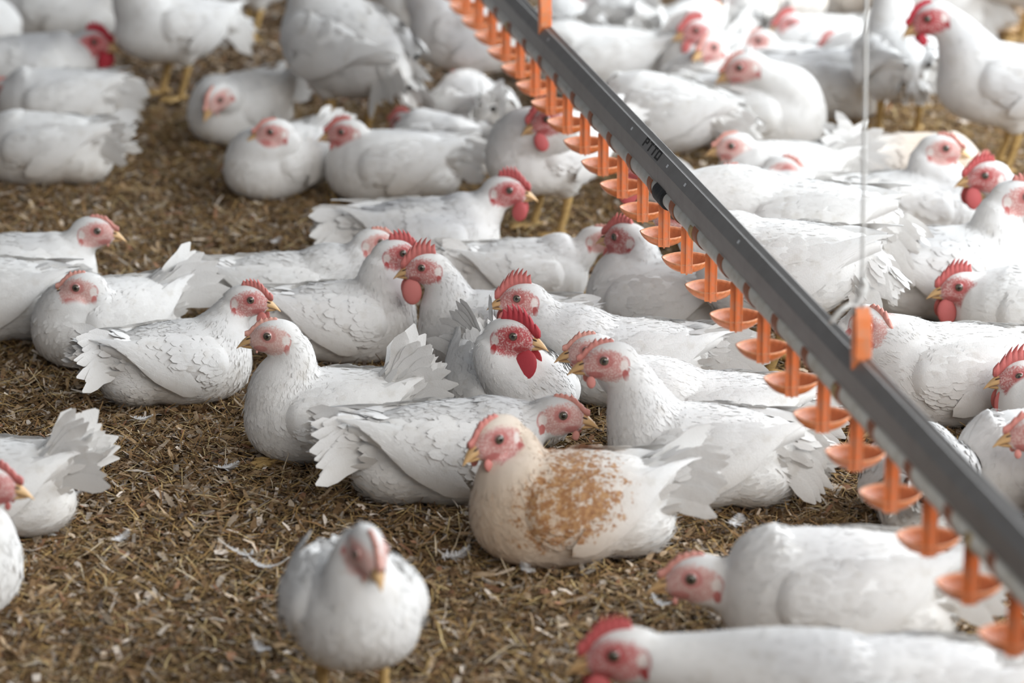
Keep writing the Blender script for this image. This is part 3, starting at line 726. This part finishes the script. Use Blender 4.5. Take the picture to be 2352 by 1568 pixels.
    if pose == 'stand':
        for sy in (-1, 1):
            mb = MB(); A = Vector((.010, sy * .047, .006))
            mb.tube([Vector((-.012, sy * .047, .105)), Vector((-.014, sy * .047, .085)), Vector((-.006, sy * .047, .05)), Vector((.006, sy * .047, .018)), A], [.0095, .0105, .0078, .0080, .0095], 12, yl, up=(1, 0, 0))
            toes(mb, A, [(1, sy * .05, .058), (.85, sy * .5, .050), (.85, -sy * .45, .048), (-1, -sy * .25, .026)]); mb.build('leg', M_LEG, root)
    elif feet:
        for sy in (-1, 1):
            mb = MB(); A = Vector((.090, sy * .050, .006)); mb.tube([A + Vector((-.06, 0, .012)), A], [.008, .009], 10, yl)
            toes(mb, A, [(1, sy * .15, .058), (.85, sy * .55, .050), (.9, -sy * .4, .045)]); mb.build('leg', M_LEG, root)
    return root

# --- centre of the picture, in focus
chicken('white hen with fanned upright tail and pale pink face, sharpest bird, facing left', (748, 1046), 187, .93, head=(616, 764), hyaw=184, comb=.10, wat=.0, red=.12, tail=(42, 75, .085), stain=.25, grey=.1, hero=2, feet=True)
chicken('white chicken with soiled rump towards the viewer and small red comb, facing right', (418, 916), 22, 0.88, head=(580, 682), hyaw=-8, comb=.42, wat=.45, red=.55, tail=(12, 40, .07), stain=.6, grey=.3, hero=2)
chicken('white hen with pinkish orange comb facing left, nearest of three left edge hens', (240, 825), 212, .93, head=(177, 654), hyaw=186, comb=.12, wat=.05, red=.22, tail=(26, 35, .09), stain=.5, grey=.15, hero=2)
chicken('white hen looking right at far left, greyish neck raised behind nearer left edge hens', (65, 712), 5, 0.93, head=(227, 524), hyaw=-4, comb=.15, wat=.05, red=.32, stain=.4, grey=.25, hero=1)
chicken('white hen cut by left edge at mid height, head outside, back and wing visible', (-25, 775), 176, .95, head=(-140, 640), hyaw=180, comb=.2, wat=.1, red=.3, tail=(5, 25, .06), stain=.45, grey=.2, hero=1)
chicken('white hen with thin orange comb looking right, behind the two roosters left of centre', (660, 748), 8, 0.88, head=(872, 550), hyaw=6, comb=.14, wat=.05, red=.22, tail=(10, 30, .07), stain=.3, grey=.25, hero=2)
chicken('white rooster facing right whose red face is half hidden behind the left facing rooster comb', (795, 822), 10, 0.9, head=(921, 575), hyaw=8, comb=.65, wat=.5, red=.75, tail=(10, 30, .06), stain=.3, grey=.2, hero=2)
chicken('white rooster with tall jagged comb and big wattle facing left, middle of the picture', (1125, 848), 176, 0.9, head=(968, 608), hyaw=186, comb=.95, wat=.95, red=.60, tail=(6, 25, .06), stain=.3, grey=.35, hero=2)
chicken('white rooster with red comb facing left, its ragged tail reaching below the drinker cups', (1450, 922), 174, 0.93, head=(1187, 678), hyaw=184, comb=.85, wat=.75, red=.62, tail=(4, 30, .10), stain=.25, grey=.25, hero=2)
chicken('white rooster with deep red comb and wattles seen from the front, head turned right, centre', (1180, 1000), 292, .97, head=(1187, 764), hyaw=-18, comb=.80, wat=.95, red=.95, stain=.15, grey=.2, hero=2, tail=(30, 40, .08))
chicken('large white hen with pink comb facing left, right of the brown patched hen', (1600, 1150), 172, 1.0, head=(1383, 819), hyaw=190, comb=0.2, wat=.30, red=.42, tail=(-22, 30, .07), stain=.3, grey=.15, hero=2)
chicken('white hen with pale comb whose face shows just behind the pink combed hen head', (1650, 1052), 176, 0.92, head=(1345, 797), hyaw=186, hd=-.02, comb=0.17, wat=.2, red=.22, tail=(-15, 30, .08), stain=.25, grey=.2, hero=2)
chicken('white hen facing right with low head, lying just behind the brown patched hen', (1040, 1142), 10, 1.0, head=(1296, 944), hyaw=-8, comb=0.13, wat=.22, red=.30, tail=(6, 30, .075), stain=.4, grey=.35, hero=2)
chicken('cream hen with rust brown patches on its wing, sitting at front centre', (1300, 1276), 189, 1.03, head=(1124, 1000), hyaw=222, hpitch=-8, comb=0.2, wat=.30, red=.48, tail=(14, 30, .085), stain=.2, grey=.05, hero=2, buff=1)
# --- foreground, out of focus
chicken('white hen standing at front facing the viewer, blurred, with thin orange comb', (815, 1640), 283, 0.9, 'stand', head=(853, 1266), hyaw=292, hpitch=-22, comb=.22, wat=.1, red=0.15, stain=.5, grey=.25, hero=1, tail=(2, 22, .05))
chicken('big white hen with orange face lying under the nearest cups at lower right, facing left', (1905, 1490), 178, 1.10, head=(1585, 1315), hyaw=184, comb=.15, wat=.10, red=.30, tail=(2, 25, .08), stain=.3, grey=.35, hero=1)
chicken('very blurred white rooster stretching its neck along the bottom right edge, red comb and wattle', (2060, 1770), 178, 1.12, head=(1408, 1488), hyaw=184, hpitch=-4, comb=.55, wat=.75, red=.80, stain=.3, grey=.4, hero=1, tail=(10, 30, .08))
chicken('white hen poking a red face and yellow beak in from the lower left edge', (-170, 1410), 2, 1.0, head=(-12, 1103), hyaw=-4, comb=.3, wat=.15, red=.62, stain=.25, grey=.1, hero=1)
chicken('white hen with ragged upright tail and dark soiled rump at the lower left edge', (-50, 1225), 182, .95, head=(-290, 980), hyaw=180, comb=.3, wat=.2, red=.4, tail=(38, 55, .08), stain=.6, grey=.2, hero=1)
# --- upper middle
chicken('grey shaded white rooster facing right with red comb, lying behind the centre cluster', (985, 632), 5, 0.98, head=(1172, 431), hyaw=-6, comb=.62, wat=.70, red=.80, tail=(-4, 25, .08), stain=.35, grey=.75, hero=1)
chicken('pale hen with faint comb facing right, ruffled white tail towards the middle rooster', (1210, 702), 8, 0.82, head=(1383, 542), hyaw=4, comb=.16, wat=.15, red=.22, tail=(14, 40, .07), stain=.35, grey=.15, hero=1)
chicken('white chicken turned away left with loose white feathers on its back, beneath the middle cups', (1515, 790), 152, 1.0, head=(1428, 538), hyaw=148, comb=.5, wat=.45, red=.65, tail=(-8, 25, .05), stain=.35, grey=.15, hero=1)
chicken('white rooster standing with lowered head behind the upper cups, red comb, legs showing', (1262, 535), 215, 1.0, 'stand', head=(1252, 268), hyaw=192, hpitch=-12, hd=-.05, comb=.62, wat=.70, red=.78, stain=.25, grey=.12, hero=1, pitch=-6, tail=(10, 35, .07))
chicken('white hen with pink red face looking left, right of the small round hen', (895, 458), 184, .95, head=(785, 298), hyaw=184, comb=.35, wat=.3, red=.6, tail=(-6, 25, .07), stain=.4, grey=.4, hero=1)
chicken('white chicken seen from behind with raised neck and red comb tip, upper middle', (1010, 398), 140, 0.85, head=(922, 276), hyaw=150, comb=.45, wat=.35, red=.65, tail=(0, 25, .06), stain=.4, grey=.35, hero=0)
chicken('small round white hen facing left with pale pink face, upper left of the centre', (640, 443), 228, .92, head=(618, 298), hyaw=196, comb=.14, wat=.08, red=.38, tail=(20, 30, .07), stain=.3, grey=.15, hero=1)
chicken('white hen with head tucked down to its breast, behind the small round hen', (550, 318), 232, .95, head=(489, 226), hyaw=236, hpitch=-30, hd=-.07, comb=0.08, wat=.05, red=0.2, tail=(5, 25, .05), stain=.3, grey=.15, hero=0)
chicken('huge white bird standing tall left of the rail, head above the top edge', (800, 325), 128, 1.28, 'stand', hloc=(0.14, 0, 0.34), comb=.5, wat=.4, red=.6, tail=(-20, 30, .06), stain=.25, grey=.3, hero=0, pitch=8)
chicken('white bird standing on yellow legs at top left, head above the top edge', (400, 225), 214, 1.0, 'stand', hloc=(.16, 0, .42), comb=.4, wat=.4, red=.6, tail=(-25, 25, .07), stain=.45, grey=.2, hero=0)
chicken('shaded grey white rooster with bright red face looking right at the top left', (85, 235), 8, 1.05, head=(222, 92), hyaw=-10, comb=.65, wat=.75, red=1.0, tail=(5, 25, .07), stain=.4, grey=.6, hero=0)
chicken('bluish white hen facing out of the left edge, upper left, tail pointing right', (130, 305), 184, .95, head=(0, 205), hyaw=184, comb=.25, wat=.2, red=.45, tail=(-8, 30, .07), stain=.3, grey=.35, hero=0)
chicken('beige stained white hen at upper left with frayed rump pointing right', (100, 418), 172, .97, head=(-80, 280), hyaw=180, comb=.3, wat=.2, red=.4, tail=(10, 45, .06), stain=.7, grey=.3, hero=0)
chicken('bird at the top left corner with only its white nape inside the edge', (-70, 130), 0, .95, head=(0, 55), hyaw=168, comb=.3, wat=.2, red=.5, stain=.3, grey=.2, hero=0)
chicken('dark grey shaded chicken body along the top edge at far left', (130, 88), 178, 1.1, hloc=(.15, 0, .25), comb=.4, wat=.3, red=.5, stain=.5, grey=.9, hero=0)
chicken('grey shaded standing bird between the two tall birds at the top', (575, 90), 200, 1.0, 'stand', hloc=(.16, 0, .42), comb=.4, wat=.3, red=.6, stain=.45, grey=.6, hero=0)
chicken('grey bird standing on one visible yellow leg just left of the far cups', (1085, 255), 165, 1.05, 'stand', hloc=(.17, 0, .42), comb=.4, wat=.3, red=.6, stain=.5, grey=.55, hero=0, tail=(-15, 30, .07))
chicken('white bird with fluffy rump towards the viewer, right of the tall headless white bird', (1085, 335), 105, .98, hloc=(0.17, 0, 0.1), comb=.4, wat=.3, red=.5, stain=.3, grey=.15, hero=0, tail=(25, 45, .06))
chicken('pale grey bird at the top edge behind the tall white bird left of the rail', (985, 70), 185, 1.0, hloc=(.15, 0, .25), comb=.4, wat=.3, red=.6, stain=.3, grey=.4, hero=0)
# --- right of the line
chicken('bright white bird with broad back and raised tail, right of the rail near the top', (1385, 225), 178, 1.10, hloc=(.19, 0, .16), comb=.4, wat=.4, red=.6, tail=(28, 45, .08), stain=.15, grey=.15, hero=0)
chicken('pink faced chicken at the top edge right beside the farther orange hanger', (1300, 145), 100, 1.0, head=(1300, 5), hyaw=20, comb=.3, wat=.3, red=.5, stain=.3, grey=.2, hero=0)
chicken('white chicken at the top edge showing just a red wattle, beside the pink faced one', (1415, 120), 110, 1.0, head=(1385, -2), hyaw=170, comb=.4, wat=.6, red=.75, stain=.2, grey=.15, hero=0)
chicken('white rooster with red comb looking left, right of the rail in the back row', (1605, 226), 238, 1.0, head=(1592, 66), hyaw=200, comb=.65, wat=.7, red=.72, stain=.15, grey=.1, hero=0)
chicken('white hen with pale beak facing the viewer, directly below the back row rooster head', (1615, 278), 240, 1.0, head=(1622, 106), hyaw=232, comb=.1, wat=.1, red=.35, stain=.2, grey=.25, hero=0)
chicken('cream necked hen with yellow beak looking left over its shoulder, right of the rail', (1740, 346), -22, 1.10, head=(1696, 150), hyaw=186, hpitch=-14, comb=.12, wat=.0, red=.35, tail=(4, 25, .06), stain=.3, grey=.05, hero=0)
chicken('small headed white hen looking left with orange comb, right of the rail at upper right', (1790, 486), 186, .95, head=(1676, 330), hyaw=190, comb=.16, wat=.05, red=.22, stain=.2, grey=.2, hero=1)
chicken('pink faced white hen turned right, below the small headed hen right of the rail', (1745, 552), 14, .92, head=(1812, 386), hyaw=-14, hpitch=-8, comb=.2, wat=.1, red=.35, stain=.2, grey=.2, hero=1)
chicken('orange combed hen face peeping over the rail just above the broad white back', (1790, 622), 182, .90, head=(1677, 402), hyaw=182, comb=.15, wat=.05, red=.35, stain=.2, grey=.1, hero=1)
chicken('white bird with broad rounded back drinking behind the rail, drooping tail towards the white cord', (1830, 742), 168, 1.08, 'stand', head=(1478, 372), hyaw=178, hd=-.02, hpitch=6, comb=.5, wat=.9, red=.80, tail=(-42, 40, .085), stain=.12, grey=.08, hero=1, pitch=-8)
chicken('white bird drinking under the rail on pale legs, nearer of two broad white backs', (1790, 850), 163, 1.08, 'stand', head=(1550, 487), hyaw=178, hpitch=10, comb=.3, wat=.2, red=.35, tail=(-48, 30, .06), stain=.12, grey=.08, hero=1, pitch=-10)
chicken('bright white bird hugging the right side of the rail at the stencilled joint', (1520, 440), 160, 1.0, 'stand', head=(1390, 250), hyaw=170, hpitch=0, comb=.4, wat=.3, red=.5, tail=(-20, 40, .06), stain=.12, grey=.1, hero=1)
chicken('white hen with head turned back over its body, beside the nearer orange hanger', (2185, 962), 178, 1.05, head=(2014, 744), hyaw=-48, hpitch=-10, comb=.22, wat=.05, red=.28, tail=(6, 30, .08), stain=.2, grey=.08, hero=2)
chicken('white rooster with round red wattle facing left, behind the hen by the hanger', (2370, 810), 176, 1.0, head=(2199, 652), hyaw=184, comb=.70, wat=.85, red=.72, stain=.15, grey=.1, hero=2)
chicken('white rooster with tall comb and big wattle cut by the right edge, above the rail', (2480, 1040), 176, 1.0, head=(2338, 856), hyaw=182, comb=.78, wat=.95, red=.66, stain=.2, grey=.1, hero=2)
chicken('bluish white hen lying behind the rail at lower right', (2400, 1165), 184, 1.0, hloc=(0.165, 0, 0.06), comb=.2, wat=.1, red=.4, stain=.2, grey=.3, hero=1, tail=(4, 25, .07))
chicken('white hen with pinkish beak turned left, cut by the right edge above the rail', (2570, 1250), 176, 1.0, head=(2365, 985), hyaw=186, comb=.25, wat=.2, red=.42, stain=.3, grey=.2, hero=1)
chicken('greyish hen lying under the rail at lower right, seen between orange stems', (2110, 1196), 84, 0.88, head=(2045, 985), hyaw=150, comb=.4, wat=.6, red=.8, stain=.4, grey=.35, hero=1, tail=(4, 25, .05))
chicken('white hen with pale pink face looking right, right of the white cord', (2090, 562), 5, .97, head=(2172, 335), hyaw=-8, comb=.2, wat=.15, red=.30, tail=(0, 25, .07), stain=.2, grey=.2, hero=1)
chicken('white rooster with red comb and wattle looking left, beside the tan bird at right', (2435, 618), 186, 1.0, head=(2256, 397), hyaw=190, comb=.6, wat=.8, red=.8, stain=.2, grey=.25, hero=1)
chicken('large grey white bird with long back facing right, right of the drooping tail', (2190, 728), 8, 1.1, head=(2352, 445), hyaw=0, comb=.4, wat=.4, red=.45, tail=(-10, 25, .06), stain=.3, grey=.4, hero=1)
chicken('tan and cream hen with ruffled feathers partly hidden behind the pale faced hen', (2095, 470), 2, 0.97, hloc=(0.15, -0.02, 0.085), comb=.3, wat=.3, red=.5, tail=(34, 40, .07), stain=0.7, grey=.1, hero=0, buff=0.98, hyaw=60)
chicken('white bird standing on bright yellow legs, back to the viewer, right of the cord', (2062, 312), 96, 1.0, 'stand', hloc=(.15, 0, .36), comb=.4, wat=.3, red=.5, tail=(-30, 20, .02), stain=.2, grey=.1, hero=0)
chicken('tall white bird with dark red face looking left at the upper right corner', (2310, 392), 180, 1.12, 'stand', head=(2126, 38), hyaw=186, hpitch=-18, comb=0.3, wat=.4, red=1.0, tail=(-10, 30, .08), stain=.35, grey=.45, hero=0)
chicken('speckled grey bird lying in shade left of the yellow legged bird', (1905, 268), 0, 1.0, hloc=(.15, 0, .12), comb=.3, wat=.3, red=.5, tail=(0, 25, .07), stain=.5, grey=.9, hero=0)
chicken('white hen with lowered reddish face above the speckled grey bird', (1990, 222), 192, .95, head=(1905, 100), hyaw=214, hpitch=-12, comb=.3, wat=.4, red=.65, tail=(40, 40, .08), stain=.25, grey=.3, hero=0)
chicken('white rooster with smooth round head and red comb looking left in the back row', (1870, 180), 196, 1.0, head=(1806, 52), hyaw=206, comb=.5, wat=.65, red=.7, stain=.15, grey=.1, hero=0)
chicken('pale hen with faint pink face dozing left of the round headed rooster', (1775, 240), 186, .95, head=(1735, 90), hyaw=200, comb=.1, wat=.0, red=.35, stain=.3, grey=.2, hero=0)
chicken('red faced chicken at the top edge behind the back row rooster', (1575, 150), 60, 1.0, head=(1614, -2), hyaw=-8, comb=.5, wat=.8, red=.85, stain=.2, grey=.15, hero=0)
chicken('pink faced white chicken looking right at the top edge', (1735, 142), 100, 1.0, head=(1700, 12), hyaw=-6, comb=.2, wat=.2, red=.35, stain=.2, grey=.15, hero=0)
chicken('white bird on pale legs in the sunlit patch at the top right corner', (2350, 92), 175, 1.0, 'stand', hloc=(.16, 0, .40), comb=.4, wat=.3, red=.5, stain=.2, grey=.05, hero=0)
chicken('white tail and side of a bird behind the dark faced tall bird', (2135, 82), 160, 1.0, hloc=(.15, 0, .25), comb=.4, wat=.3, red=.5, tail=(-30, 30, .09), stain=.15, grey=.05, hero=0)
chicken('cream bird at the top edge above the speckled grey one', (1950, 40), 170, 1.05, hloc=(.15, 0, .25), comb=.4, wat=.3, red=.5, stain=.5, grey=.15, hero=0)
chicken('cream white bird at the top edge left of the round headed rooster', (1770, 70), 10, 1.05, hloc=(.15, 0, .25), comb=.4, wat=.3, red=.5, stain=.5, grey=.15, hero=0)

# ------------------------------------------------------------------ shed feathers lying on the litter
def loose_feather(label, px, py, ang, L, Wd, curl=.3, z=.014, fluff=.3, bend=0.0):
    r = np.random.default_rng(int(px + py)); g = on_z(px, py, z); root = empty('feather', g, R(ang)); tag(root, label, 'feather', 'shed white feathers on the litter')
    n = 16; q = MB(); pts = [Vector((L * (i / n - .5), bend * L * math.sin(math.pi * i / n), curl * L * (2 * (i / n - .5)) ** 2 * .6)) for i in range(n + 1)]
    q.tube(pts, [.0011 * (1 - .75 * i / n) for i in range(n + 1)], 6, (0.78, 0.74, 0.68)); q.build('quill', M_LEG, root)
    mb = MB()
    for i in range(46):
        t = .16 + .82 * i / 45.0; k = t * n; a = pts[int(k)].lerp(pts[min(n, int(k) + 1)], k - int(k)); w = Wd * .5 * math.sin(math.pi * min(1, (t - .05) * 1.02)) ** .6
        for sy in (-1, 1):
            fl = fluff * max(0, .6 - t) * 2; l = w * (1 + r.normal(0, .12)); d = Vector((.45 + r.normal(0, .12 + fl * .5), sy, .15 + r.normal(0, .06 + fl * .5))).normalized() * l
            b = Vector((L * .016, 0, 0)); mb.add([a - b, a + b, a + d * .6 + b * .9, a + d, a + d * .6 - b * .9], [(0, 1, 2, 3, 4)], (0.80, 0.80, 0.81))
    mb.build('vane', M_CHIP, root, False); return root
loose_feather('fluffy white feather lying right of the brown patched hen, below its tail', 1690, 1202, 70, .050, .030, .3, fluff=.9)
loose_feather('curved white feather arching on the litter left of the blurred standing hen', 540, 1280, -40, .075, .014, .5, bend=.25)
loose_feather('white curved feather touching the left side of the blurred standing hen', 612, 1296, -25, .080, .016, .4, bend=-.12)
loose_feather('downy grey white tuft between the standing hen and the brown patched hen', 1042, 1278, 20, .052, .034, .5, fluff=1.2)
loose_feather('small white feather standing in the litter in front of the brown patched hen', 1214, 1312, 110, .050, .022, .4, fluff=.6)
loose_feather('small downy feather on the litter right of the ragged tailed hen', 168, 1135, 15, .036, .022, .4, fluff=1.2)
loose_feather('downy white feather on bare litter below the sharp left facing hen', 275, 1238, 60, .046, .022, .3, fluff=.8)
loose_feather('white feather with pale quill beside the yellow foot of the sharp hen', 520, 1074, 28, .046, .028, .3, fluff=.5)
loose_feather('white feather at the bottom, left of the blurred standing hen legs', 598, 1490, -60, .055, .022, .4, fluff=.5)
loose_feather('white downy feather beside the drooping tail of the large pink combed hen', 1835, 1022, -15, .050, .024, .3, fluff=.9)
loose_feather('white feather on the litter behind the large pink combed hen, near her tail end', 1850, 1112, 20, .044, .024, .3, fluff=.9)
loose_feather('thin feather under the beak of the orange faced hen at lower right', 1532, 1378, -30, .060, .018, .5, z=.03, bend=-.3)
loose_feather('pale down feather on the dark litter at upper left of the middle', 632, 555, 60, .040, .024, .3, fluff=.9)
loose_feather('small white feather on the litter in front of the soiled rump chicken', 325, 962, 10, .040, .020, .3, fluff=.7)
